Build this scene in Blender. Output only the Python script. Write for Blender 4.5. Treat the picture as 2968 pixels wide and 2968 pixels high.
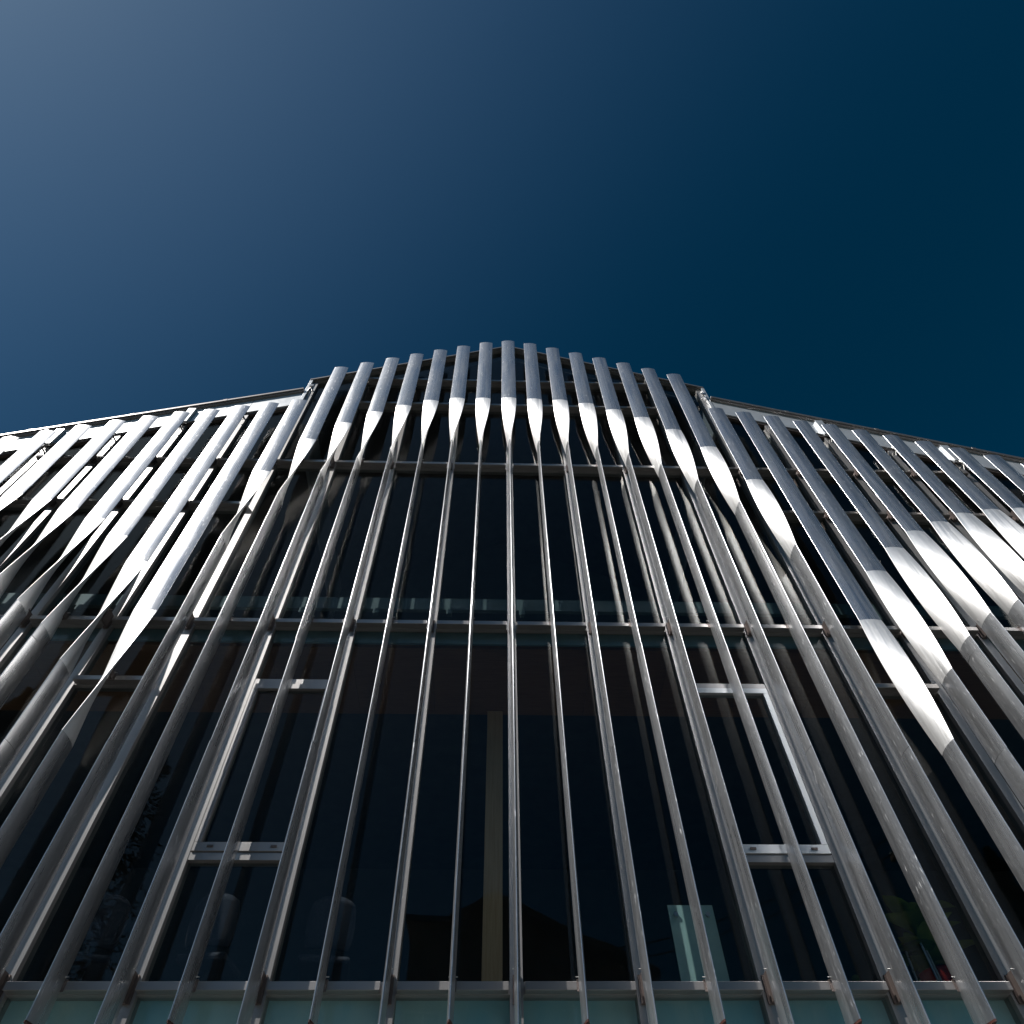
import bpy, bmesh, math, random
import numpy as np
from mathutils import Matrix, Vector
random.seed(7)
R = math.radians
for o in list(bpy.data.objects): bpy.data.objects.remove(o)
SC = bpy.context.scene
COL = SC.collection

# ------------------------------------------------------------------ camera
F_PX, PITCH, ROLL, YAW, CX, DIST, EYE = 2000.0, 0.9535, -0.01751, 0.04142, -0.22719, 6.2159, 1.6
fw = Vector((math.sin(YAW)*math.cos(PITCH), math.cos(YAW)*math.cos(PITCH), math.sin(PITCH)))
rt = Vector((math.cos(YAW), -math.sin(YAW), 0)); up = rt.cross(fw)
c_, s_ = math.cos(ROLL), math.sin(ROLL)
r2 = c_*rt + s_*up; u2 = -s_*rt + c_*up
cd = bpy.data.cameras.new('camera'); cam = bpy.data.objects.new('camera', cd); COL.objects.link(cam)
cd.sensor_width = 36; cd.sensor_fit = 'HORIZONTAL'; cd.lens = F_PX/2968*36
cd.clip_start = 0.05; cd.clip_end = 3000
cam.matrix_world = Matrix(((r2.x, u2.x, -fw.x, CX), (r2.y, u2.y, -fw.y, -DIST), (r2.z, u2.z, -fw.z, EYE), (0, 0, 0, 1)))
SC.camera = cam

# ------------------------------------------------------------------ sky, sun, exposure
SUN_EL, SUN_AZ = R(47.0), R(235.0)          # azimuth clockwise from +Y (into the facade)
world = bpy.data.worlds.new('World'); SC.world = world; world.use_nodes = True
nt = world.node_tree; nt.nodes.clear()
sky = nt.nodes.new('ShaderNodeTexSky'); sky.sky_type = 'NISHITA'; sky.sun_disc = False
sky.sun_elevation = SUN_EL; sky.sun_rotation = SUN_AZ
sky.altitude = 1500; sky.air_density = 0.8; sky.dust_density = 1.2; sky.ozone_density = 3.0
sdir = Vector((math.sin(SUN_AZ)*math.cos(SUN_EL), math.cos(SUN_AZ)*math.cos(SUN_EL), math.sin(SUN_EL)))
# polarised clear sky: single-scattered light is taken out most at 90 degrees from the sun, red more than blue
SKY_A = (0.003, 0.486, 0.555); SKY_B = (1.48, 1.18, 0.90); SKY_E = (3.0, 2.8, 2.2)   # what the filter leaves at 90 degrees, what it adds towards the sun
def wn(t, **kw):
    x = nt.nodes.new(t)
    for k, v in kw.items(): setattr(x, k, v)
    return x
tcw = wn('ShaderNodeTexCoord'); nrm = wn('ShaderNodeVectorMath', operation='NORMALIZE'); nt.links.new(tcw.outputs['Generated'], nrm.inputs[0])
dt = wn('ShaderNodeVectorMath', operation='DOT_PRODUCT'); nt.links.new(nrm.outputs[0], dt.inputs[0]); dt.inputs[1].default_value = sdir
def wm(op, a, b=None, c=None):
    m = wn('ShaderNodeMath', operation=op)
    for i, v in enumerate((a, b, c)):
        if v is None: continue
        if isinstance(v, (int, float)): m.inputs[i].default_value = v
        else: nt.links.new(v, m.inputs[i])
    return m.outputs[0]
c2 = wm('MULTIPLY', dt.outputs['Value'], dt.outputs['Value'])
deg = wm('DIVIDE', wm('SUBTRACT', 1.0, c2), wm('ADD', 1.0, c2))
cx_ = wn('ShaderNodeCombineXYZ')
for i in range(3): nt.links.new(wm('MULTIPLY_ADD', wm('POWER', wm('SUBTRACT', 1.0, deg), SKY_E[i]), SKY_B[i], SKY_A[i]), cx_.inputs[i])
mulv = wn('ShaderNodeVectorMath', operation='MULTIPLY'); nt.links.new(sky.outputs[0], mulv.inputs[0]); nt.links.new(cx_.outputs[0], mulv.inputs[1])
bg = wn('ShaderNodeBackground'); bg.inputs[1].default_value = 0.06
wo = wn('ShaderNodeOutputWorld')
nt.links.new(mulv.outputs[0], bg.inputs[0]); nt.links.new(bg.outputs[0], wo.inputs[0])
sl = bpy.data.lights.new('sun', 'SUN'); sl.energy = 4.8; sl.angle = R(0.53); sl.color = (1.0, 0.965, 0.92)
sun = bpy.data.objects.new('sun', sl); COL.objects.link(sun); sun.location = (-30, -30, 40)
sun.rotation_euler = sdir.to_track_quat('Z', 'Y').to_euler()
vs = SC.view_settings; vs.view_transform = 'Standard'; vs.look = 'None'; vs.gamma = 1.0; vs.use_curve_mapping = False
vs.exposure = 0.0
SC.cycles.max_bounces = 10; SC.cycles.glossy_bounces = 6; SC.cycles.transparent_max_bounces = 24; SC.cycles.transmission_bounces = 6
SC.cycles.use_denoising = True; SC.cycles.sample_clamp_indirect = 10.0; SC.cycles.blur_glossy = 0.3
SC.cycles.caustics_reflective = True

# ------------------------------------------------------------------ materials
def new_mat(name):
    m = bpy.data.materials.new(name); m.use_nodes = True
    n = m.node_tree; b = n.nodes.get('Principled BSDF'); return m, n, b
def N(n, t, **kw):
    x = n.nodes.new(t)
    for k, v in kw.items(): setattr(x, k, v)
    return x
def ramp(n, src, p0, c0, p1, c1):
    r = N(n, 'ShaderNodeValToRGB'); e = r.color_ramp.elements
    e[0].position = p0; e[1].position = p1
    e[0].color = c0 if len(c0) == 4 else (*c0, 1); e[1].color = c1 if len(c1) == 4 else (*c1, 1)
    n.links.new(src, r.inputs[0]); return r
def noise(n, vec, scale, detail=4, rough=.55):
    t = N(n, 'ShaderNodeTexNoise'); t.inputs['Scale'].default_value = scale
    t.inputs['Detail'].default_value = detail; t.inputs['Roughness'].default_value = rough
    n.links.new(vec, t.inputs['Vector']); return t
def mapping(n, src, sc):
    m = N(n, 'ShaderNodeMapping'); m.inputs['Scale'].default_value = sc; n.links.new(src, m.inputs[0]); return m
def mathn(n, op, a, b=None, clamp=False):
    m = N(n, 'ShaderNodeMath', operation=op); m.use_clamp = clamp
    for i, v in enumerate((a, b)):
        if v is None: continue
        if isinstance(v, (int, float)): m.inputs[i].default_value = v
        else: n.links.new(v, m.inputs[i])
    return m.outputs[0]

def blade_metal(name, base, r_lo, r_hi, coat, coat_r, streak, stain=.25, met=.93, bump=.05, aniso=.0, smear=.2):
    """aluminium with lengthwise rolling streaks, blotches and small scuffs, on the blade's own UV (u round, v metres along)"""
    m, n, b = new_mat(name)
    uv = N(n, 'ShaderNodeUVMap'); oi = N(n, 'ShaderNodeObjectInfo')
    off = N(n, 'ShaderNodeVectorMath', operation='MULTIPLY_ADD')
    cmb = N(n, 'ShaderNodeCombineXYZ')
    n.links.new(oi.outputs['Random'], cmb.inputs[0]); n.links.new(oi.outputs['Random'], cmb.inputs[1]); n.links.new(oi.outputs['Random'], cmb.inputs[2])
    n.links.new(cmb.outputs[0], off.inputs[0]); off.inputs[1].default_value = (37, 91, 53); n.links.new(uv.outputs[0], off.inputs[2])
    st = noise(n, mapping(n, off.outputs[0], (55, .45, 1)).outputs[0], 1.0, 5, .65)      # streaks along
    bl = noise(n, mapping(n, off.outputs[0], (7, 1.5, 1)).outputs[0], 1.0, 4, .5)        # blotches
    sc = noise(n, mapping(n, off.outputs[0], (60, 11, 1)).outputs[0], 1.0, 3, .5)        # scuffs
    scm = ramp(n, sc.outputs[0], .60, (0, 0, 0), .70, (1, 1, 1))
    blm = ramp(n, bl.outputs[0], .35, (0, 0, 0), .75, (1, 1, 1))
    stm = ramp(n, st.outputs[0], .35, (0, 0, 0), .7, (1, 1, 1))
    rr = mathn(n, 'MULTIPLY_ADD', stm.outputs[0], streak); rr.node.inputs[2].default_value = r_lo
    rr2 = mathn(n, 'MULTIPLY_ADD', blm.outputs[0], (r_hi-r_lo)); n.links.new(rr, rr2.node.inputs[2])
    sm = mathn(n, 'MULTIPLY', scm.outputs[0], blm.outputs[0])
    rr3 = mathn(n, 'MULTIPLY_ADD', sm, .25, clamp=True); n.links.new(rr2, rr3.node.inputs[2])
    n.links.new(rr3, b.inputs['Roughness'])
    mx = N(n, 'ShaderNodeMix', data_type='RGBA')
    mx.inputs[6].default_value = (*base, 1); mx.inputs[7].default_value = (*[c*(1-stain) for c in base], 1)
    n.links.new(blm.outputs[0], mx.inputs[0])
    mx2 = N(n, 'ShaderNodeMix', data_type='RGBA'); mx2.inputs[7].default_value = (.80, .80, .80, 1)
    n.links.new(mx.outputs[2], mx2.inputs[6]); n.links.new(sm, mx2.inputs[0])
    n.links.new(mx2.outputs[2], b.inputs['Base Color'])
    sme = noise(n, mapping(n, off.outputs[0], (14, .8, 1)).outputs[0], 1.0, 5, .55)          # oxidised smears, duller and paler
    smm = ramp(n, sme.outputs[0], .38, (0, 0, 0), .82, (1, 1, 1))
    mt = mathn(n, 'MULTIPLY_ADD', smm.outputs[0], -smear, clamp=True); mt.node.inputs[2].default_value = met; n.links.new(mt, b.inputs['Metallic'])
    b.inputs['Anisotropic'].default_value = aniso                     # drawn along its length: glints spread across the blade
    tg = N(n, 'ShaderNodeTangent', direction_type='UV_MAP'); tg.uv_map = 'UVMap'; n.links.new(tg.outputs[0], b.inputs['Tangent'])
    b.inputs['Coat Weight'].default_value = coat; b.inputs['Coat Roughness'].default_value = coat_r
    bp = N(n, 'ShaderNodeBump'); bp.inputs['Strength'].default_value = bump; bp.inputs['Distance'].default_value = .001
    n.links.new(st.outputs[0], bp.inputs['Height'])
    wv = noise(n, mapping(n, off.outputs[0], (5, 1.3, 1)).outputs[0], 1.0, 1, .4)             # slight dents
    bw = N(n, 'ShaderNodeBump'); bw.inputs['Strength'].default_value = .35; bw.inputs['Distance'].default_value = .0012
    n.links.new(wv.outputs[0], bw.inputs['Height']); n.links.new(bp.outputs[0], bw.inputs['Normal']); n.links.new(bw.outputs[0], b.inputs['Normal'])
    return m
M = {}
M['upper'] = blade_metal('mill_aluminium', (.65, .66, .69), .22, .32, .50, .04, .07, .30, .90, .04, .35, .28)
M['twist'] = blade_metal('formed_aluminium', (.84, .835, .83), .36, .46, .0, .2, .16, .12, .92, .08, .50, .12)
M['lower'] = blade_metal('weathered_aluminium', (.55, .56, .58), .25, .31, .60, .035, .04, .20, .93, .02, .72, .24)

def metal(name, col, rough, metallic=.9, coat=0., streak=(2, 2, 30), bump=.05, aniso=0.):
    m, n, b = new_mat(name)
    tc = N(n, 'ShaderNodeTexCoord'); mp = mapping(n, tc.outputs['Object'], streak)
    a = noise(n, mp.outputs[0], 3, 5, .6); g = noise(n, tc.outputs['Object'], 1.7, 4)
    rr = mathn(n, 'MULTIPLY_ADD', a.outputs[0], .22); rr.node.inputs[2].default_value = rough-.11; n.links.new(rr, b.inputs['Roughness'])
    r = ramp(n, g.outputs[0], .3, [c*.86 for c in col], .7, col); n.links.new(r.outputs[0], b.inputs['Base Color'])
    b.inputs['Metallic'].default_value = metallic; b.inputs['Coat Weight'].default_value = coat; b.inputs['Coat Roughness'].default_value = .12
    if aniso:
        b.inputs['Anisotropic'].default_value = aniso; tg = N(n, 'ShaderNodeTangent', direction_type='RADIAL', axis='Z'); n.links.new(tg.outputs[0], b.inputs['Tangent'])
    bp = N(n, 'ShaderNodeBump'); bp.inputs['Strength'].default_value = bump; bp.inputs['Distance'].default_value = .003
    n.links.new(a.outputs[0], bp.inputs['Height']); n.links.new(bp.outputs[0], b.inputs['Normal'])
    return m
M['mullion'] = metal('anodised_mullion', (.34, .33, .325), .40, .6, streak=(60, 60, 1.2), aniso=.45)
M['rail'] = metal('anodised_rail', (.36, .34, .33), .36, .7, .1, streak=(1.2, 60, 60))
M['fascia'] = metal('fascia_panel', (.62, .64, .66), .45, .6, streak=(3, 3, 3))
M['coping'] = metal('coping_sheet', (.30, .28, .27), .4, .8, streak=(1, 40, 40))
M['bracket'] = metal('bracket_steel', (.62, .60, .58), .3, 1.0, streak=(9, 9, 9))
M['dark_metal'] = metal('dark_bracket', (.16, .13, .12), .5, .6, streak=(9, 9, 9))

def matte(name, c0, c1, scale=3, rough=.8, streak=(1, 1, 1), bump=.1, spec=.5):
    m, n, b = new_mat(name); tc = N(n, 'ShaderNodeTexCoord'); mp = mapping(n, tc.outputs['Object'], streak)
    a = noise(n, mp.outputs[0], scale, 7, .6); r = ramp(n, a.outputs[0], .3, c0, .7, c1)
    n.links.new(r.outputs[0], b.inputs['Base Color']); b.inputs['Roughness'].default_value = rough
    b.inputs['Specular IOR Level'].default_value = spec
    bp = N(n, 'ShaderNodeBump'); bp.inputs['Strength'].default_value = bump; bp.inputs['Distance'].default_value = .01
    n.links.new(a.outputs[0], bp.inputs['Height']); n.links.new(bp.outputs[0], b.inputs['Normal']); return m
M['end_cap'] = matte('brown_plastic', (.05, .015, .012), (.09, .03, .022), 20, .6)
M['gasket'] = matte('black_gasket', (.012, .012, .012), (.02, .02, .02), 20, .6)
M['asphalt'] = matte('asphalt', (.035, .035, .037), (.065, .064, .062), 40, .9, bump=.4)
M['paving'] = matte('paving_concrete', (.22, .215, .2), (.34, .33, .31), 8, .85)
M['kerb'] = matte('kerb_stone', (.3, .29, .28), (.4, .39, .37), 10, .85)
M['paint'] = matte('road_paint', (.6, .6, .58), (.78, .78, .76), 30, .7)
M['ceiling'] = matte('timber_ceiling', (.22, .11, .06), (.30, .16, .09), 4, .7, (1, 12, 1))
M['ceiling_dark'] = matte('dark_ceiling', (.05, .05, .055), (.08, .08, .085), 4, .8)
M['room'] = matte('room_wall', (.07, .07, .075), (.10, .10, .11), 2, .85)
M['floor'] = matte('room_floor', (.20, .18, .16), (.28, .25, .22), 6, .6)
M['teal'] = matte('teal_backing', (.18, .46, .58), (.62, .74, .68), .8, .75, (1, 1, .5), 0)
M['teal_band'] = matte('band_backing', (.14, .22, .23), (.20, .29, .30), 1.3, .75, (1, 1, .5), 0)
M['slab'] = matte('slab_edge', (.06, .06, .06), (.1, .1, .1), 5, .9)
M['beam'] = matte('pale_beam', (.085, .13, .13), (.12, .17, .17), 4, .6)
M['wall'] = matte('side_cladding', (.12, .12, .125), (.17, .17, .175), 3, .7)
M['brown'] = matte('brown_render', (.34, .25, .17), (.44, .34, .24), 2, .9)
M['darkwood'] = matte('dark_boards', (.22, .13, .075), (.30, .19, .11), 2, .9, (1, 1, 10))
M['yellow'] = matte('yellow_render', (.42, .34, .15), (.50, .42, .2), 2, .9)
M['tiles'] = matte('roof_tiles', (.16, .10, .08), (.24, .16, .12), 6, .85)
M['white'] = matte('white_paint', (.6, .6, .58), (.72, .72, .70), 6, .6)
M['fabric'] = matte('grey_fabric', (.035, .035, .045), (.06, .06, .075), 60, .9)
M['redpot'] = matte('red_glaze', (.35, .02, .015), (.5, .04, .03), 8, .25)
M['leaf'] = matte('leaf_green', (.10, .16, .03), (.22, .28, .07), 8, .5)
M['leafd'] = matte('conifer_green', (.015, .03, .012), (.05, .075, .03), 3, .8)
M['bark'] = matte('bark', (.06, .045, .03), (.12, .09, .07), 9, .95, (1, 1, .2))
M['cable'] = matte('cable_black', (.012, .012, .012), (.02, .02, .02), 5, .7)
M['grass'] = matte('lawn_soil', (.03, .045, .015), (.06, .08, .025), 30, .95)
# knotty timber column
m, n, b = new_mat('knotty_pine'); M['pine'] = m
tc = N(n, 'ShaderNodeTexCoord')
g = noise(n, mapping(n, tc.outputs['Object'], (30, 30, 1.2)).outputs[0], 2, 5)
vo = N(n, 'ShaderNodeTexVoronoi'); vo.inputs['Scale'].default_value = 3.0
n.links.new(mapping(n, tc.outputs['Object'], (1.6, 1.6, 1)).outputs[0], vo.inputs['Vector'])
r1 = ramp(n, g.outputs[0], .3, (.56, .37, .21), .7, (.70, .49, .30)); r2_ = ramp(n, vo.outputs['Distance'], .05, (.1, .1, .1), .13, (1, 1, 1))
mx = N(n, 'ShaderNodeMix', data_type='RGBA', blend_type='MULTIPLY'); mx.inputs[0].default_value = .8
n.links.new(r1.outputs[0], mx.inputs[6]); n.links.new(r2_.outputs[0], mx.inputs[7]); n.links.new(mx.outputs[2], b.inputs['Base Color']); b.inputs['Roughness'].default_value = .55
# glass: tinted see-through plus a sharp reflection
def glass(name, tint, refl, rough=.0):
    m = bpy.data.materials.new(name); m.use_nodes = True; n = m.node_tree; n.nodes.clear()
    tr = N(n, 'ShaderNodeBsdfTransparent'); tr.inputs[0].default_value = (*tint, 1)
    gl = N(n, 'ShaderNodeBsdfGlossy'); gl.inputs['Roughness'].default_value = rough; gl.inputs['Color'].default_value = (.64, .62, .60, 1)
    fr = N(n, 'ShaderNodeNewGeometry')
    tc = N(n, 'ShaderNodeTexCoord'); w = noise(n, tc.outputs['Object'], .9, 2)
    bp = N(n, 'ShaderNodeBump'); bp.inputs['Strength'].default_value = .05; bp.inputs['Distance'].default_value = .05
    n.links.new(w.outputs[0], bp.inputs['Height']); n.links.new(bp.outputs[0], gl.inputs['Normal'])
    mx = N(n, 'ShaderNodeMixShader'); o = N(n, 'ShaderNodeOutputMaterial')
    dp = N(n, 'ShaderNodeVectorMath', operation='DOT_PRODUCT'); n.links.new(fr.outputs['Normal'], dp.inputs[0]); n.links.new(fr.outputs['Incoming'], dp.inputs[1])
    cs = mathn(n, 'SUBTRACT', 1.0, mathn(n, 'ABSOLUTE', dp.outputs['Value']), clamp=True)
    f0 = ((refl-1)/(refl+1))**2; pw = mathn(n, 'POWER', cs, 5.0); fac = mathn(n, 'MULTIPLY_ADD', pw, 1-f0); fac.node.inputs[2].default_value = f0
    n.links.new(fac, mx.inputs[0]); n.links.new(tr.outputs[0], mx.inputs[1]); n.links.new(gl.outputs[0], mx.inputs[2]); n.links.new(mx.outputs[0], o.inputs[0])
    return m
M['glass'] = glass('window_glass', (.78, .82, .83), 1.42)
M['glass_clear'] = glass('spandrel_glass', (.88, .93, .93), 1.45)
M['tableglass'] = glass('table_glass', (.75, .85, .83), 1.5)
m, n, b = new_mat('mint_glass'); M['mint'] = m
tc = N(n, 'ShaderNodeTexCoord'); a = noise(n, tc.outputs['Object'], 4, 3); r = ramp(n, a.outputs[0], .3, (.42, .60, .56), .7, (.50, .68, .63))
n.links.new(r.outputs[0], b.inputs['Base Color']); b.inputs['Roughness'].default_value = .25

# ------------------------------------------------------------------ mesh helpers
class MB:
    def __init__(s): s.v = []; s.f = []; s.uv = []; s.smooth = []
    def add(s, vs, fs, smooth=False, uvs=None):
        o = len(s.v); s.v += [tuple(p) for p in vs]
        for f in fs: s.f.append(tuple(i+o for i in f)); s.smooth.append(smooth)
        s.uv += list(uvs) if uvs is not None else [(0, 0)]*len(vs)
    def box(s, x0, x1, y0, y1, z0, z1):
        s.add([(x0,y0,z0),(x1,y0,z0),(x1,y1,z0),(x0,y1,z0),(x0,y0,z1),(x1,y0,z1),(x1,y1,z1),(x0,y1,z1)],
              [(0,3,2,1),(4,5,6,7),(0,1,5,4),(1,2,6,5),(2,3,7,6),(3,0,4,7)])
    def prism(s, poly, y0, y1):             # poly in (x, z), counter-clockwise seen from -Y
        k = len(poly); v = [(x, y0, z) for x, z in poly]+[(x, y1, z) for x, z in poly]
        f = [tuple(range(k)), tuple(range(2*k-1, k-1, -1))]+[(i, i+k, (i+1) % k+k, (i+1) % k) for i in range(k)]
        s.add(v, f)
    def tube(s, a, b, r0, r1=None, seg=10, caps=True, smooth=True):
        a = Vector(a); b = Vector(b); r1 = r0 if r1 is None else r1; d = (b-a).normalized()
        p = d.orthogonal().normalized(); q = d.cross(p); v = []
        for c, r in ((a, r0), (b, r1)):
            for i in range(seg):
                t = 2*math.pi*i/seg; v.append(c+p*r*math.cos(t)+q*r*math.sin(t))
        f = [(i, (i+1) % seg, seg+(i+1) % seg, seg+i) for i in range(seg)]
        s.add(v, f, smooth)
        if caps: s.add(v, [tuple(range(seg-1, -1, -1)), tuple(range(seg, 2*seg))])
    def lathe(s, prof, c=(0, 0, 0), seg=24, smooth=True):
        v = []; k = len(prof)
        for i in range(seg):
            t = 2*math.pi*i/seg
            for r, z in prof: v.append((c[0]+r*math.cos(t), c[1]+r*math.sin(t), c[2]+z))
        f = [(i*k+j, ((i+1) % seg)*k+j, ((i+1) % seg)*k+j+1, i*k+j+1) for i in range(seg) for j in range(k-1)]
        s.add(v, f, smooth)
    def mesh(s, name, mat):
        me = bpy.data.meshes.new(name); me.from_pydata(s.v, [], s.f); me.materials.append(mat)
        me.polygons.foreach_set('use_smooth', s.smooth)
        uvl = me.uv_layers.new(name='UVMap'); idx = np.empty(len(me.loops), np.int32); me.loops.foreach_get('vertex_index', idx)
        uvl.data.foreach_set('uv', np.array(s.uv, np.float32)[idx].ravel()); me.update(); return me
def link(name, data, parent=None, loc=None):
    o = bpy.data.objects.new(name, data); COL.objects.link(o); o.parent = parent
    if loc is not None: o.location = loc
    return o
def build(mb, name, mat, parent=None, loc=None, bevel=0):
    o = link(name, mb.mesh(name, M[mat]), parent, loc)
    if bevel:
        md = o.modifiers.new('edge', 'BEVEL'); md.width = bevel; md.segments = 2; md.limit_method = 'ANGLE'
    return o
def thing(o, label, cat, group=None):
    o['label'] = label; o['category'] = cat
    if group: o['group'] = group
    return o
def struct(o): o['kind'] = 'structure'; return o
def empty(name, loc=(0, 0, 0), rz=0, parent=None):
    o = link(name, None, parent, loc); o.rotation_euler.z = rz; o.empty_display_size = .2; return o

# ------------------------------------------------------------------ ground
def sheet(name, x0, x1, y0, y1, z, mat):
    mb = MB(); mb.add([(x0,y0,z),(x1,y0,z),(x1,y1,z),(x0,y1,z)], [(0,1,2,3)]); return struct(build(mb, name, mat))
sheet('ground', -600, 600, -600, 600, -.02, 'grass')
sheet('road', -200, 200, -13.0, -7.2, .0, 'asphalt')
mb = MB(); mb.box(-60, 60, -7.0, 0.2, -.05, .12); struct(build(mb, 'pavement', 'paving'))
mb = MB(); mb.box(-60, 60, -14.6, -13.2, -.05, .12); struct(build(mb, 'far_pavement', 'paving'))
for y0 in (-7.2, -13.2):
    mb = MB(); mb.box(-60, 60, y0, y0+.198, -.05, .13); struct(build(mb, 'kerb', 'kerb'))
mb = MB()
for k in range(-10, 11): mb.add([(k*6-1.5, -10.16, .006), (k*6+1.5, -10.16, .006), (k*6+1.5, -10.04, .006), (k*6-1.5, -10.04, .006)], [(0, 1, 2, 3)])
struct(build(mb, 'road_marking', 'paint'))

# ------------------------------------------------------------------ the building
BLD = empty('office_building', (0, 0, 0))
thing(BLD, 'glass office building screened by upright twisted aluminium fins under a gabled roof edge', 'building')
Z = EYE
RZ = dict(r0=2.283+Z, r1=6.326+Z, r2=10.187+Z, r3=12.454+Z, r4=13.58+Z, low=8.90+Z, small=5.37+Z)
XC = 4.08                                  # half width of the raised middle
def z_roof(x):
    a = abs(x+.02)
    return Z+(15.40-a*.497 if a <= XC else 12.87-(a-XC)*.445)
XMAX = 11
MW = .053
def head(x): return z_roof(x)-(.09 if abs(x) < XC-.01 else .66)

# vertical mullions on every metre line
for k in range(-XMAX, XMAX+1):
    top = (head(k) if abs(k) != 4 else z_roof(4.0)-.09) if abs(k) != 4 else z_roof(3.99)-.12
    mb = MB(); mb.box(-MW, MW, -.5, -.37, .3, top)
    build(mb, 'mullion', 'mullion', BLD, (k, .5, 0), bevel=.003)

def clip_top(x0, x1, z0, z1):
    """bay rectangle cut by the roof slope"""
    h0, h1 = head(x0+.001 if abs(x0) >= XC else x0), head(x1)
    if min(z1, max(h0, h1)) - z0 < .05: return None
    p = [(x0, z0), (x1, z0)]
    if h1 > z0: p.append((x1, min(z1, h1)))
    else:
        t = (h0-z0)/(h0-h1); p = [(x0, z0), (x0+(x1-x0)*t, z0)]
    if z1 < max(h0, h1) and z1 > min(h0, h1):
        t = (h0-z1)/(h0-h1); p.append((x0+(x1-x0)*t, z1))
    if h0 > z0: p.append((x0, min(z1, h0)))
    else:
        t = (z0-h0)/(h1-h0); p[0] = (x0+(x1-x0)*t, z0)
    return p
def pane(x0, x1, z0, z1, y=.055, name='window_pane', mat='glass'):
    p = clip_top(x0, x1, z0, z1)
    if p is None: return
    mb = MB(); mb.prism(p, y, y+.012); return build(mb, name, mat, BLD)
def bar(x0, x1, zc, h=.05, y0=.004, y1=.12, name='transom'):
    mb = MB(); mb.box(x0, x1, y0, y1, zc-h/2, zc+h/2); return build(mb, name, 'mullion', BLD, bevel=.002)
def rail(x0, x1, zc, name='horizontal_rail'):
    mb = MB(); mb.box(x0, x1, -.085, -.002, zc-.031, zc+.031); return build(mb, name, 'rail', BLD, bevel=.004)
def hrail(k, z):                            # the outer rail and the transom behind it, one bay each
    s = (DISTY(z))
    rail(k+MW+.012, k+1-MW-.012, s)
    bar(k+MW, k+1-MW, (s-.031+z+.03)/2, z-s+.061)
def DISTY(z): return (z-Z)*(6.216-.08)/6.216+Z

for k in range(-XMAX, XMAX):
    a, b_ = k+MW, k+1-MW; mid = abs(k+.5)
    # ground floor and spandrel
    pane(a, b_, .35, 2.05); bar(a, b_, 2.1, .1); pane(a, b_, 2.15, RZ['r0']-.03, name='spandrel_pane', mat='glass_clear')
    mb = MB(); mb.box(a, b_, .125, .13, 2.15, RZ['r0']-.035); build(mb, 'spandrel_panel', 'teal', BLD)
    hrail(k, RZ['r0'])
    lo = RZ['r0']+.03
    if k in (-3, 2):                        # opening windows
        zt, zb = 5.345+Z, 3.315+Z
        pane(a, b_, lo, zb-.035); bar(a, b_, zb, .07)
        pane(a, b_, zt+.035, RZ['r1']-.03); bar(a, b_, zt, .07)
        S = empty('opening_window', (0, 0, 0), parent=BLD)
        wz0, wz1 = zb+.04, zt-.045; w = .06
        x0, x1 = a+.008, b_-.008; Y0, Y1 = -.012, .08
        for nm, bx in (('sash_bar', (x0, x1, wz0, wz0+.085)), ('sash_bar', (x0, x1, wz1-.07, wz1)), ('sash_bar', (x0, x0+w, wz0+.086, wz1-.071)), ('sash_bar', (x1-w, x1, wz0+.086, wz1-.071))):
            mb = MB(); mb.box(bx[0], bx[1], Y0, Y1, bx[2], bx[3]); build(mb, nm, 'fascia' if k == 2 else 'mullion', S, bevel=.003)
        for hx in (x0+.13, x1-.17):
            mb = MB(); mb.box(hx, hx+.055, Y0-.012, Y0, wz0+.035, wz0+.052); build(mb, 'drain_cap', 'dark_metal', S)
        mb = MB(); mb.box(x0+w, x1-w, .03, .042, wz0+.086, wz1-.071); build(mb, 'pane', 'glass', S)
    else:
        pane(a, b_, lo, RZ['r1']-.03)
    # slab edge band behind the glass, soffit strip
    mb = MB(); mb.box(a, b_, .072, .10, 6.03+Z, RZ['r1']-.035); build(mb, 'slab_panel', 'teal_band', BLD)
    hrail(k, RZ['r1'])
    if mid < 4:
        pane(a, b_, RZ['r1']+.03, RZ['r2']-.03); hrail(k, RZ['r2'])
        if mid < 3:
            pane(a, b_, RZ['r2']+.03, RZ['r3']-.03); hrail(k, RZ['r3'])
            pane(a, b_, RZ['r3']+.03, RZ['r4']-.03); hrail(k, RZ['r4'])
            pane(a, b_, RZ['r4']+.03, 30)
        else: pane(a, b_, RZ['r2']+.03, 30)
    else:
        pane(a, b_, RZ['r1']+.03, RZ['low']-.03); hrail(k, RZ['low'])
        if min(head(a), head(b_)) > RZ['r2']+.1:
            pane(a, b_, RZ['low']+.03, RZ['r2']-.03); hrail(k, RZ['r2']); pane(a, b_, RZ['r2']+.03, 30)
        else: pane(a, b_, RZ['low']+.03, 30)
for k in (-5, 4): hrail(k, RZ['small'])

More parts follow.
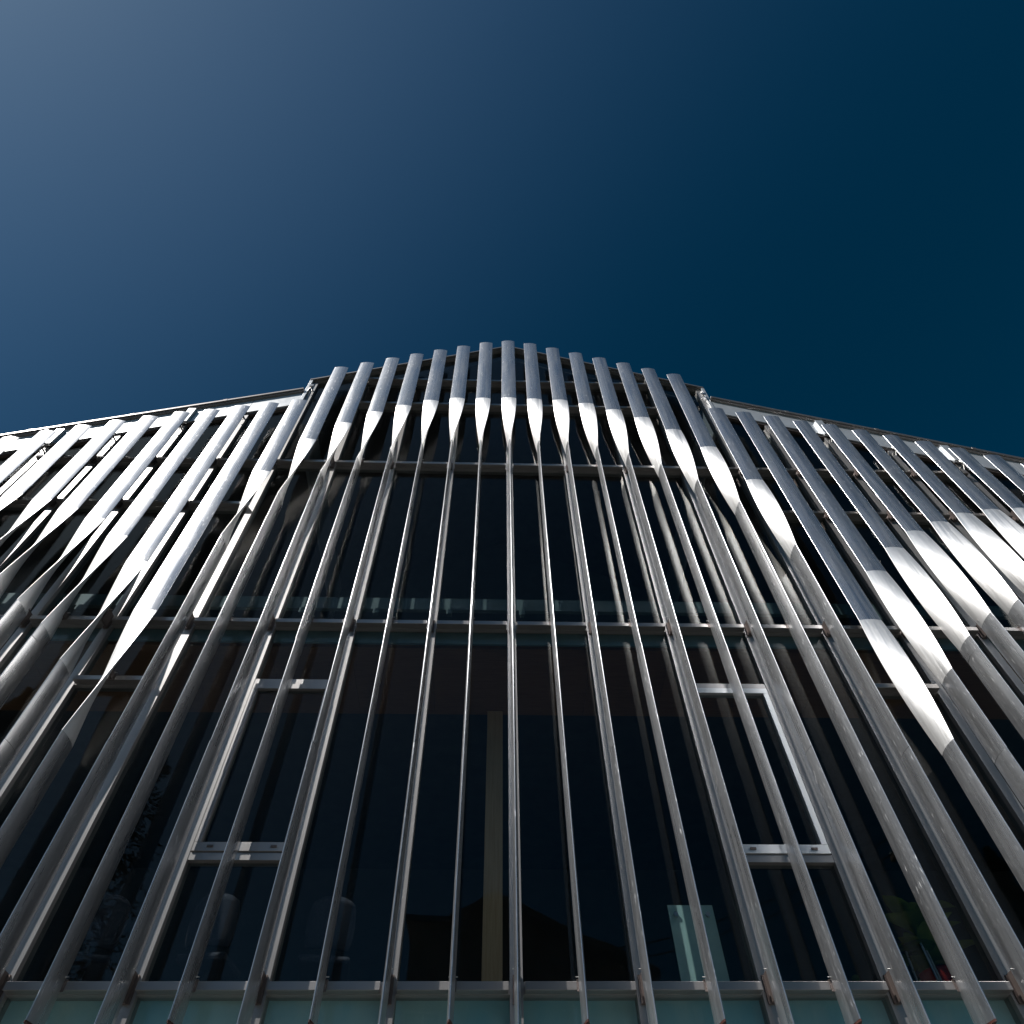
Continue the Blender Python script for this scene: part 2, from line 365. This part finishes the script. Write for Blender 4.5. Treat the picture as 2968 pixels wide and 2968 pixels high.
# roof edge: fascia panels, coping
def strip(x0, x1, t0, t1, y0, y1, name, mat, bevel=0):
    """sloping strip between roof line minus t0 and minus t1"""
    mb = MB(); mb.prism([(x0, z_roof(x0)-t1), (x1, z_roof(x1)-t1), (x1, z_roof(x1)-t0), (x0, z_roof(x0)-t0)], y0, y1)
    return build(mb, name, mat, BLD, bevel=bevel)
e = 1e-4
for sgn in (-1, 1):
    k = 4
    while k < XMAX:
        a, b_ = (XC+.05 if k == 4 else k+.004), k+1-.004
        if sgn < 0: a, b_ = -b_, -a
        strip(a, b_, .10, .60, -.03, .02, 'fascia_panel', 'fascia')
        strip(a, b_, .605, .66, .0, .08, 'fascia_trim', 'dark_metal')
        k += 1
    for a, b_ in ((XC+.05, 7.0), (7.004, XMAX+.1)):
        if sgn < 0: a, b_ = -b_, -a
        strip(a, b_, .0, .055, -.10, .45, 'coping', 'coping', .004); strip(a, b_, .057, .10, -.075, .40, 'coping', 'coping')
    for k in (6, 8, 10):
        x = sgn*k; mb = MB(); mb.prism([(x-.07, z_roof(x)-.66), (x+.07, z_roof(x)-.66), (x+.07, z_roof(abs(x)+.07)-.1), (x-.07, z_roof(abs(x)+.07)-.1)], -.09, -.032); build(mb, 'fascia_cover', 'fascia', BLD, bevel=.003)
    a, b_ = (.0+e, XC+.03) if sgn > 0 else (-XC-.03, -e)
    mb = MB(); zz = lambda x: Z+15.40-abs(x)*.497
    mb.prism([(a, zz(a)-.05), (b_, zz(b_)-.05), (b_, zz(b_)), (a, zz(a))], -.06, .5); build(mb, 'coping', 'coping', BLD, bevel=.004)
    mb = MB(); mb.prism([(a, zz(a)-.09), (b_, zz(b_)-.09), (b_, zz(b_)-.052), (a, zz(a)-.052)], -.01, .14); build(mb, 'head_trim', 'mullion', BLD)
    for q in range(1, 3):
        xj = sgn*q*1.5; mb = MB(); mb.prism([(xj-.03, zz(xj-.03)-.053), (xj+.03, zz(xj+.03)-.053), (xj+.03, zz(xj+.03)+.003), (xj-.03, zz(xj-.03)+.003)], -.064, .5); build(mb, 'coping_joint', 'coping', BLD)
    for q in (5.5, 7.0, 8.5, 10.0):
        xj = sgn*q; strip(xj-.035, xj+.035, -.004, .059, -.104, .45, 'coping_joint', 'coping')
    # step of the raised middle: corner trim and side wall
    x = sgn*XC; mb = MB(); mb.box(min(x-.025*sgn, x+.035*sgn), max(x-.025*sgn, x+.035*sgn), -.05, .16, RZ['r2']+.05, zz(XC)-.055); build(mb, 'corner_trim', 'fascia', BLD, bevel=.003)
    mb = MB(); mb.box(min(x-.02*sgn, x+.03*sgn), max(x-.02*sgn, x+.03*sgn), 0.165, 8.99, Z+12.0, zz(XC)-.056); build(mb, 'step_wall', 'fascia', BLD)

# roof deck, side and rear walls, floors, interior
for a, b_, f in ((-XMAX-.1, -XC-.05, None), (XC+.05, XMAX+.1, None), (-XC, -e, 1), (e, XC, 1)):
    z = z_roof if f is None else (lambda x: Z+15.40-abs(x)*.497)
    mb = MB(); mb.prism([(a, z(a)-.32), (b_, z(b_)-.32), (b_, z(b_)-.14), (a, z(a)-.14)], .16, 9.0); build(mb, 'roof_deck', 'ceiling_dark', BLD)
for sx in (-1, 1):
    mb = MB(); x = sx*(XMAX+.1); mb.box(min(x, x+sx*.25), max(x, x+sx*.25), 0, 9, 0, z_roof(XMAX)-.1); build(mb, 'side_wall', 'wall', BLD)
def gable(h, x): return [(-x, 0), (x, 0), (x, z_roof(x)-h), (XC+.02, z_roof(XC+.02)-h), (XC-.02, Z+15.40-XC*.497-h), (0, Z+15.40-h), (-XC+.02, Z+15.40-XC*.497-h), (-XC-.02, z_roof(XC+.02)-h), (-x, z_roof(x)-h)]
mb = MB(); mb.prism(gable(.02, XMAX+.1), 9.001, 9.2); build(mb, 'rear_wall', 'wall', BLD)
mb = MB(); mb.box(-XMAX-.1, XMAX+.1, -.02, .16, .12, .30); build(mb, 'plinth', 'kerb', BLD)
mb = MB(); mb.box(-XMAX, XMAX, .22, 8.9, RZ['r0']-.32, RZ['r0']-.02); build(mb, 'floor_slab', 'floor', BLD)
mb = MB(); mb.box(-XMAX, XMAX, .17, 8.9, 6.10+Z, RZ['r1']-.02); build(mb, 'floor_slab', 'floor', BLD)
for k in range(-XMAX, XMAX):
    mb = MB(); mb.box(k+.002, k+.998, .175, 1.45, 6.045+Z, 6.095+Z); build(mb, 'soffit_board', 'ceiling', BLD)
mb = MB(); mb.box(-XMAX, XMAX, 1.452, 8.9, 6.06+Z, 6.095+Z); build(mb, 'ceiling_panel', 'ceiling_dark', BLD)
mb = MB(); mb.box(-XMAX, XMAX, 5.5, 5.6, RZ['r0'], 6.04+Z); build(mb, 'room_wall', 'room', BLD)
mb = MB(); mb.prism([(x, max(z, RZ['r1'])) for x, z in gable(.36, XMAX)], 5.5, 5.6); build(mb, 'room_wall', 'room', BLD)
mb = MB(); mb.box(-.29, -.085, 1.36, 1.56, RZ['r0']-.02, 6.04+Z); build(mb, 'timber_column', 'pine', BLD, bevel=.004)
# pale beam along the upper floor, with its fixing plates
for k in range(-XMAX, XMAX):
    mb = MB(); mb.box(k+.002, k+.998, .40, .46, 6.98+Z, 7.20+Z); build(mb, 'interior_beam', 'beam', BLD)
    mb = MB(); mb.box(k+.12, k+.2, .38, .399, 6.88+Z, 6.97+Z); mb.box(k+.13, k+.19, .40, .44, 6.88+Z, 6.978+Z); build(mb, 'fixing_plate', 'beam', BLD)

# ------------------------------------------------------------------ fins
WB, TH, YA = .288, .05, -.215
def section():
    """lens section with rounded edges: list of (x, y, perimeter)"""
    pts = []; nseg = 14; e_ = .0055; hw = WB/2
    for i in range(nseg+1):
        u = -1+2*i/nseg; x = u*(hw-e_); pts.append((x, -(e_+(TH/2-e_)*(1-u*u))))
    for i in range(1, 6):
        t = -math.pi/2+math.pi*i/6; pts.append((hw-e_+e_*math.cos(t), e_*math.sin(t)))
    for i in range(nseg+1):
        u = 1-2*i/nseg; x = u*(hw-e_); pts.append((x, (e_+(TH/2-e_)*(1-u*u))))
    for i in range(1, 6):
        t = math.pi/2+math.pi*i/6; pts.append((-hw+e_+e_*math.cos(t), e_*math.sin(t)))
    per = [0]
    for i in range(1, len(pts)): per.append(per[-1]+math.dist(pts[i], pts[i-1]))
    return pts, per
SEC, PER = section(); NS = len(SEC)
def blade(zs, angs):
    mb = MB(); v = []; uv = []
    for z, a in zip(zs, angs):
        ca, sa = math.cos(a), math.sin(a)
        for (x, y), p in zip(SEC, PER): v.append((x*ca-y*sa, x*sa+y*ca, z)); uv.append((p, z))
        v.append((SEC[0][0]*ca-SEC[0][1]*sa, SEC[0][0]*sa+SEC[0][1]*ca, z)); uv.append((PER[-1]+.01, z))
    k = NS+1
    f = [(r*k+i, (r+1)*k+i, (r+1)*k+i+1, r*k+i+1) for r in range(len(zs)-1) for i in range(NS)]
    f = [tuple(reversed(q)) for q in f]
    mb.add(v, f, True, uv)
    mb.add(v[:NS], [tuple(range(NS-1, -1, -1))]); mb.add(v[-NS-1:-1], [tuple(range(NS))])
    return mb
TOP = {0:15.04,1:14.91,2:14.68,3:14.43,4:14.18,5:13.93,6:13.66,7:13.40,8:11.865,9:11.72,10:11.58,11:11.40,12:11.285,13:11.10,14:10.915,15:10.715,16:10.495,17:10.265,18:10.0,19:9.78,20:9.56,21:9.34}
TW = {0:12.13,1:12.10,2:12.075,3:11.95,4:11.725,5:11.435,6:10.985,7:10.375,8:9.335,9:6.15,10:7.075,11:7.605,12:8.01,13:8.255,14:8.475,15:8.60,16:8.64,17:8.66,18:8.60,19:8.5,20:8.4,21:8.3}
SCL = (6.216-.215)/(6.216-.3)
TL = 1.86
RAILS = [('r0', 0, 99), ('r1', 0, 99), ('r2', 0, 18), ('low', 9, 99), ('small', 9, 9), ('r3', 0, 6), ('r4', 0, 5)]
QUARTER = math.pi/2
# shared bracket meshes
def bracket_mesh(kind):
    mb = MB()
    if kind == 'mullion':
        mb.box(-.006, .006, -.15, 0, -.10, .11); mb.box(-.03, .03, -.02, -.001, -.10, .10)
        mb.box(-.012, .012, -.16, -.11, .085, .10)
    else:
        mb.box(-.028, .028, -.095, -.086, -.045, .036); mb.box(-.028, .028, -.095, -.02, .032, .04); mb.box(-.006, .006, -.15, -.094, -.035, .045)
    return mb.mesh('bracket', M['dark_metal'])
BM = {k: bracket_mesh(k) for k in ('mullion', 'rail')}
mb = MB(); mb.tube((-.036, 0, 0), (.036, 0, 0), .0045, seg=8); mb.tube((-.012, 0, 0), (.012, 0, 0), .011, seg=6, smooth=False); BOLT = mb.mesh('bolt', M['bracket'])
mb = MB()
mb.tube((0, 0, .02), (0, -.10, .0), .016, seg=10); mb.tube((-.035, -.10, .03), (.02, -.10, -.01), .014, seg=10)
mb.tube((0, -.09, .0), (.045, -.06, -.16), .010, seg=8); mb.tube((0, -.09, .0), (-.045, -.06, -.14), .010, seg=8)
mb.box(-.03, .05, -.12, -.105, -.03, .04); mb.tube((-.02, -.10, .05), (-.02, -.10, .09), .02, seg=10)
CLAMP = mb.mesh('top_clamp', M['bracket'])
for i in range(-21, 22):
    a = abs(i); even = i % 2 == 0
    zt = TOP[a]*SCL+Z; zs = TW[a]*SCL+Z+random.uniform(-.012, .012); ze = zs-TL; zb = (2.35 if even else 1.93+Z)
    jit = random.uniform(-.012, .012)
    fin = empty('facade_fin', (i*.5, YA, 0), jit, BLD)
    zs_, ns = [zs+.0015, zt], None
    lens = np.linspace(zs+.0015, zt, 6)
    dt_ = random.uniform(-.022, .022)
    build(blade(lens, [dt_]*6), 'upper_blade', 'upper', fin)
    tz = np.linspace(ze, zs, 45); build(blade(tz, [dt_-(QUARTER+dt_)*(1-(z-ze)/TL) for z in tz]), 'twisted_blade', 'twist', fin)
    seam = (4.28 if even else 5.67)+Z
    cuts = [ze-.0015]+([seam] if ze-seam > .15 else [])+[zb+.012]
    for j in range(len(cuts)-1):
        t, bt = cuts[j]-(.0015 if j else 0), cuts[j+1]+(.0015 if j < len(cuts)-2 else 0)
        d = random.uniform(-.03, .03)
        build(blade(np.linspace(bt, t, 8), [-QUARTER+d]*8), 'lower_blade', 'lower', fin)
    build(blade([zb-.004, zb+.011], [-QUARTER]*2), 'end_cap', 'end_cap', fin)
    for nm, lo, hi in RAILS:
        if not lo <= a <= hi: continue
        if nm in ('r2',) and a >= 9 and min(head(i*.5-.5), head(i*.5+.5)) < RZ['r2']+.1: continue
        z = DISTY(RZ[nm]); c = 'mullion' if even else 'rail'
        o = link('bracket', BM[c], fin, (0, -YA, z))
        link('bolt', BOLT, fin, (0, -YA-.13 if even else -YA-.11, z+(.10 if even else .05)))
    if even: link('top_clamp', CLAMP, fin, (0, -YA, z_roof(i*.5)-(.80 if a > 8 else .5)))

# ------------------------------------------------------------------ things inside
FL = RZ['r0']-.02
def office_chair(loc, rz):
    r = empty('office_chair', loc, rz)
    mb = MB(); mb.box(-.23, .23, -.23, .23, .43, .50); o = build(mb, 'seat', 'fabric', r, bevel=.03)
    mb = MB(); v = []; nx, nz = 8, 8
    for side in (0, 1):
        for j in range(nz+1):
            for i in range(nx+1):
                u = i/nx*2-1; w = j/nz; hw = .22*(1-.12*abs(w*2-1)**3); v.append((u*hw, -.22-.05*w+.06*u*u+(.04 if side else 0), .56+.42*w-(.04*abs(u)**4 if w > .5 else 0)))
    k = (nx+1)*(nz+1); f = []
    for j in range(nz):
        for i in range(nx):
            p = j*(nx+1)+i; f += [(p, p+1, p+nx+2, p+nx+1), (k+p, k+p+nx+1, k+p+nx+2, k+p+1)]
    for i in range(nx): f += [(i, k+i, k+i+1, i+1), (k-nx-1+i, k-nx+i, 2*k-nx+i, 2*k-nx-1+i)]
    for j in range(nz): p = j*(nx+1); f += [(p, p+nx+1, k+p+nx+1, k+p), (p+nx, k+p+nx, k+p+2*nx+1, p+2*nx+1)]
    mb.add(v, f, True); build(mb, 'backrest', 'fabric', r)
    mb = MB(); mb.tube((0, -.15, .44), (0, -.215, .62), .018); build(mb, 'back_bar', 'dark_metal', r)
    mb = MB(); mb.tube((0, 0, .1), (0, 0, .43), .025); build(mb, 'column', 'dark_metal', r)
    for q in range(5):
        t = 2*math.pi*q/5; mb = MB(); mb.tube((.02*math.cos(t), .02*math.sin(t), .11), (.27*math.cos(t), .27*math.sin(t), .07), .018, .012); mb.tube((.27*math.cos(t)-.02, .27*math.sin(t), .03), (.27*math.cos(t)+.02, .27*math.sin(t), .03), .03); build(mb, 'leg', 'dark_metal', r)
    return r
for x, y, rz, lb in ((-1.72, .85, .15, 'grey office chair back, nearest to the timber column'), (-2.75, .8, -.1, 'grey office chair back behind the lower pane of the opening window'), (-3.85, .8, .3, 'grey office chair low behind the glass, farthest from the timber column')):
    thing(office_chair((x, y, FL), rz), lb, 'chair', 'office chairs standing inside the glass')
gp = empty('glass_panel', (1.60, .30, FL))
mb = MB(); mb.box(-.205, .205, 0, .012, .10, .775); build(mb, 'sheet', 'mint', gp)
for sx in (-.145, .145):
    for z in (.135, .69):
        mb = MB(); mb.tube((sx, -.024, z), (sx, -.001, z), .021, seg=16); build(mb, 'stud', 'bracket', gp)
for sx in (-.15, .15):
    mb = MB(); mb.box(sx-.015, sx+.015, -.01, .10, 0, .10); build(mb, 'foot', 'dark_metal', gp)
thing(gp, 'pale mint glass sheet with round metal studs standing behind the window', 'glass panel')
tb = empty('side_table', (3.60, .42, FL)); tb.scale = (1.15, 1.15, 1.17)
mb = MB(); mb.lathe([(0, .40), (.13, .40), (.135, .405), (.13, .412), (0, .412)]); build(mb, 'table_top', 'tableglass', tb)
for q in range(3):
    t = 2.1*q+.4; mb = MB(); mb.tube((.09*math.cos(t), .09*math.sin(t), .399), (.11*math.cos(t), .11*math.sin(t), 0), .009); build(mb, 'leg', 'bracket', tb)
thing(tb, 'small round glass side table beside the red plant pot', 'side table')
def leafy(parent, n, h, spread, size, mat, seed):
    rnd = random.Random(seed)
    for q in range(n):
        t = rnd.uniform(0, 6.28); L = rnd.uniform(.6, 1)*size; base = Vector((rnd.uniform(-.02, .02), rnd.uniform(-.02, .02), h*rnd.uniform(.1, .7)))
        d = Vector((math.cos(t)*spread, math.sin(t)*spread, rnd.uniform(.3, 1.1))).normalized(); sd = d.cross(Vector((0, 0, 1))).normalized(); upv = sd.cross(d)
        mb = MB(); v = []
        for j in range(7):
            w = j/6; c = base+d*L*w-Vector((0, 0, 1))*L*.35*w*w; wd = size*.16*math.sin(math.pi*min(1, w*.92+.06))
            v += [c-sd*wd+upv*wd*.3, c, c+sd*wd+upv*wd*.3]
        f = []
        for j in range(6): p = j*3; f += [(p, p+1, p+4, p+3), (p+1, p+2, p+5, p+4)]
        mb.add(v, f, True); build(mb, 'leaf', mat, parent)
pp = empty('potted_plant', (3.84, .64, FL)); pp.scale = (1.5, 1.5, 1.5)
mb = MB(); mb.lathe([(0, 0), (.09, 0), (.125, .22), (.13, .235), (.118, .235), (.10, .2), (0, .2)]); build(mb, 'pot', 'redpot', pp)
mb = MB(); mb.tube((0, 0, .2), (.01, 0, .62), .012, .006); build(mb, 'stem', 'bark', pp)
leafy(pp, 22, .75, .9, .42, 'leaf', 3)
thing(pp, 'green leafy plant in a glossy red pot behind the glass', 'potted plant')
pp = empty('potted_plant', (2.92, .38, FL))
mb = MB(); mb.lathe([(0, 0), (.06, 0), (.08, .12), (.07, .12), (0, .10)]); build(mb, 'pot', 'white', pp)
leafy(pp, 26, .2, 1.1, .2, 'leaf', 5)
thing(pp, 'low bushy plant in a small pot just above the bottom rail', 'potted plant')

# ------------------------------------------------------------------ across the street (seen in the glass)
def house(name, x0, x1, y0, y1, eave, ridge, rx, wall, lb, flat=False, floors=3):
    r = empty(name, ((x0+x1)/2, (y0+y1)/2, 0)); cx, cy = r.location.x, r.location.y
    X0, X1, Y0, Y1 = x0-cx, x1-cx, y0-cy, y1-cy; RX = rx-cx
    sl0 = 0 if flat else (ridge-eave)/(X1-RX); eL = eave if flat else ridge-sl0*(RX-X0)
    poly = [(X0, 0), (X1, 0), (X1, eave)]+([] if flat else [(RX, ridge)])+[(X0, eL)]
    mb = MB(); mb.prism(poly, Y0, Y1); build(mb, 'wall', wall, r)
    if flat:
        mb = MB(); mb.box(X0-.15, X1+.15, Y0-.15, Y1+.15, eave+.003, eave+.18); build(mb, 'roof', 'coping', r)
    else:
        for sx, xe in ((-1, X0), (1, X1)):
            sl_ = -sl0; xo = xe+sx*(.5 if sx > 0 or rx > x0+2 else .03); zo = ridge+sl_*abs(xo-RX)
            pts = [(RX, ridge+.02), (xo, zo+.02), (xo, zo+.2), (RX, ridge+.22)]
            if sx < 0: pts = pts[::-1]
            mb = MB(); mb.prism(pts, Y0-.5, Y1+.5); build(mb, 'roof', 'tiles', r)
        mb = MB(); mb.box(RX+1.1, RX+1.7, -.3, .3, ridge-1.2, ridge+.7); build(mb, 'chimney', 'brown', r)
    nwin = max(1, int((x1-x0)/2.2)); fh = (eave-1)/floors
    for fl in range(floors):
        for q in range(nwin):
            wx = X0+(X1-X0)*(q+.5)/nwin; wz = .9+fl*fh
            mb = MB(); mb.box(wx-.55, wx+.55, Y1, Y1+.06, wz, wz+1.35)
            w = build(mb, 'window', 'white', r); mb = MB(); mb.box(wx-.47, wx-.03, Y1+.062, Y1+.07, wz+.08, wz+1.27); build(mb, 'pane', 'gasket', w)
            mb = MB(); mb.box(wx+.03, wx+.47, Y1+.062, Y1+.07, wz+.08, wz+1.27); build(mb, 'pane', 'gasket', w)
    thing(r, lb, 'house')
house('house', -1.4, 4.1, -24, -16, 10.1, 11.95, -.1, 'darkwood', 'dark gabled timber house across the street, mirrored at the foot of the glass')
house('house', -2.62, -1.45, -25, -16.6, 11.75, 11.75, -2, 'brown', 'narrow brown flat-roofed block joined to the gabled house, seen only as a reflection', True)
house('house', -10.2, -4.6, -25, -17.5, 8.6, 8.8, -7, 'brown', 'low brown flat-roofed block between the conifers and the narrow block, seen only as a reflection', True)
house('house', -17.5, -11, -23, -17, 8.4, 10.6, -14, 'yellow', 'yellow rendered house beside the conifers, seen only as a reflection')
def conifer(loc, h, r0, seed, lb):
    rnd = random.Random(seed); t = empty('conifer_tree', loc)
    mb = MB(); mb.tube((0, 0, 0), (0, 0, h*.96), .22, .03); build(mb, 'trunk', 'bark', t)
    mb = MB(); v = []; f = []
    for q in range(15000):
        z = h*(.12+.88*rnd.random()**1.2); lim = r0*(1-z/h)**.8*(.75+.35*math.sin(z*4.5+seed)); rr = lim*math.sqrt(rnd.random()); a = rnd.uniform(0, 6.283)
        c = Vector((rr*math.cos(a), rr*math.sin(a), z-.25*rr)); s = rnd.uniform(.06, .14)
        d = Vector((math.cos(a), math.sin(a), rnd.uniform(-.5, .3))).normalized(); sd = Vector((-math.sin(a), math.cos(a), rnd.uniform(-.6, .6))).normalized()
        k = len(v); v += [c-sd*s*.4, c+d*s*1.6, c+sd*s*.4, c-d*s*.4]; f.append((k, k+3, k+2, k+1))
    mb.add(v, f); o = build(mb, 'crown', 'leafd', t); thing(t, lb, 'tree', 'conifers across the street')
conifer((-12.4, -15.3, 0), 19, 4.4, 2, 'tall dark conifer nearest the gabled house, mirrored in the left panes')
conifer((-18.5, -15.6, 0), 20, 3.6, 4, 'taller dark conifer farther along the street, mirrored at the left edge')
conifer((18.0, -18.0, 0), 15, 3.2, 6, 'dark conifer beyond the utility pole, mirrored in the right panes')
def pole(loc, h, lb):
    t = empty('utility_pole', loc)
    mb = MB(); mb.tube((0, 0, 0), (0, 0, h), .15, .10, 12); build(mb, 'pole', 'bark', t)
    mb = MB(); mb.box(-.06, .06, -.9, .9, h-.7, h-.58); build(mb, 'crossarm', 'bark', t)
    for y in (-.8, -.3, .3, .8):
        mb = MB(); mb.lathe([(0, 0), (.04, 0), (.05, .05), (.03, .1), (0, .13)], (0, y, h-.578)); build(mb, 'insulator', 'white', t)
    thing(t, lb, 'utility pole')
pole((12.5, -14.0, 0), 13.6, 'wooden utility pole right of the gabled house, holding the cables')
def cable(a, b_, sag, lb):
    mb = MB(); a = Vector(a); b_ = Vector(b_); n_ = 16
    p = [a.lerp(b_, i/n_)-Vector((0, 0, 4*sag*(i/n_)*(1-i/n_))) for i in range(n_+1)]
    for i in range(n_): mb.tube(p[i], p[i+1], .022, seg=6, caps=False)
    thing(build(mb, 'power_cable', 'cable'), lb, 'cable', 'overhead cables')
cable((12.5, -13.7, 13.15), (1.6, -15.9, 10.35), .55, 'upper black service cable from pole to gabled house')
cable((12.5, -14.3, 12.95), (1.6, -15.95, 10.10), .6, 'lower black service cable from pole to gabled house')
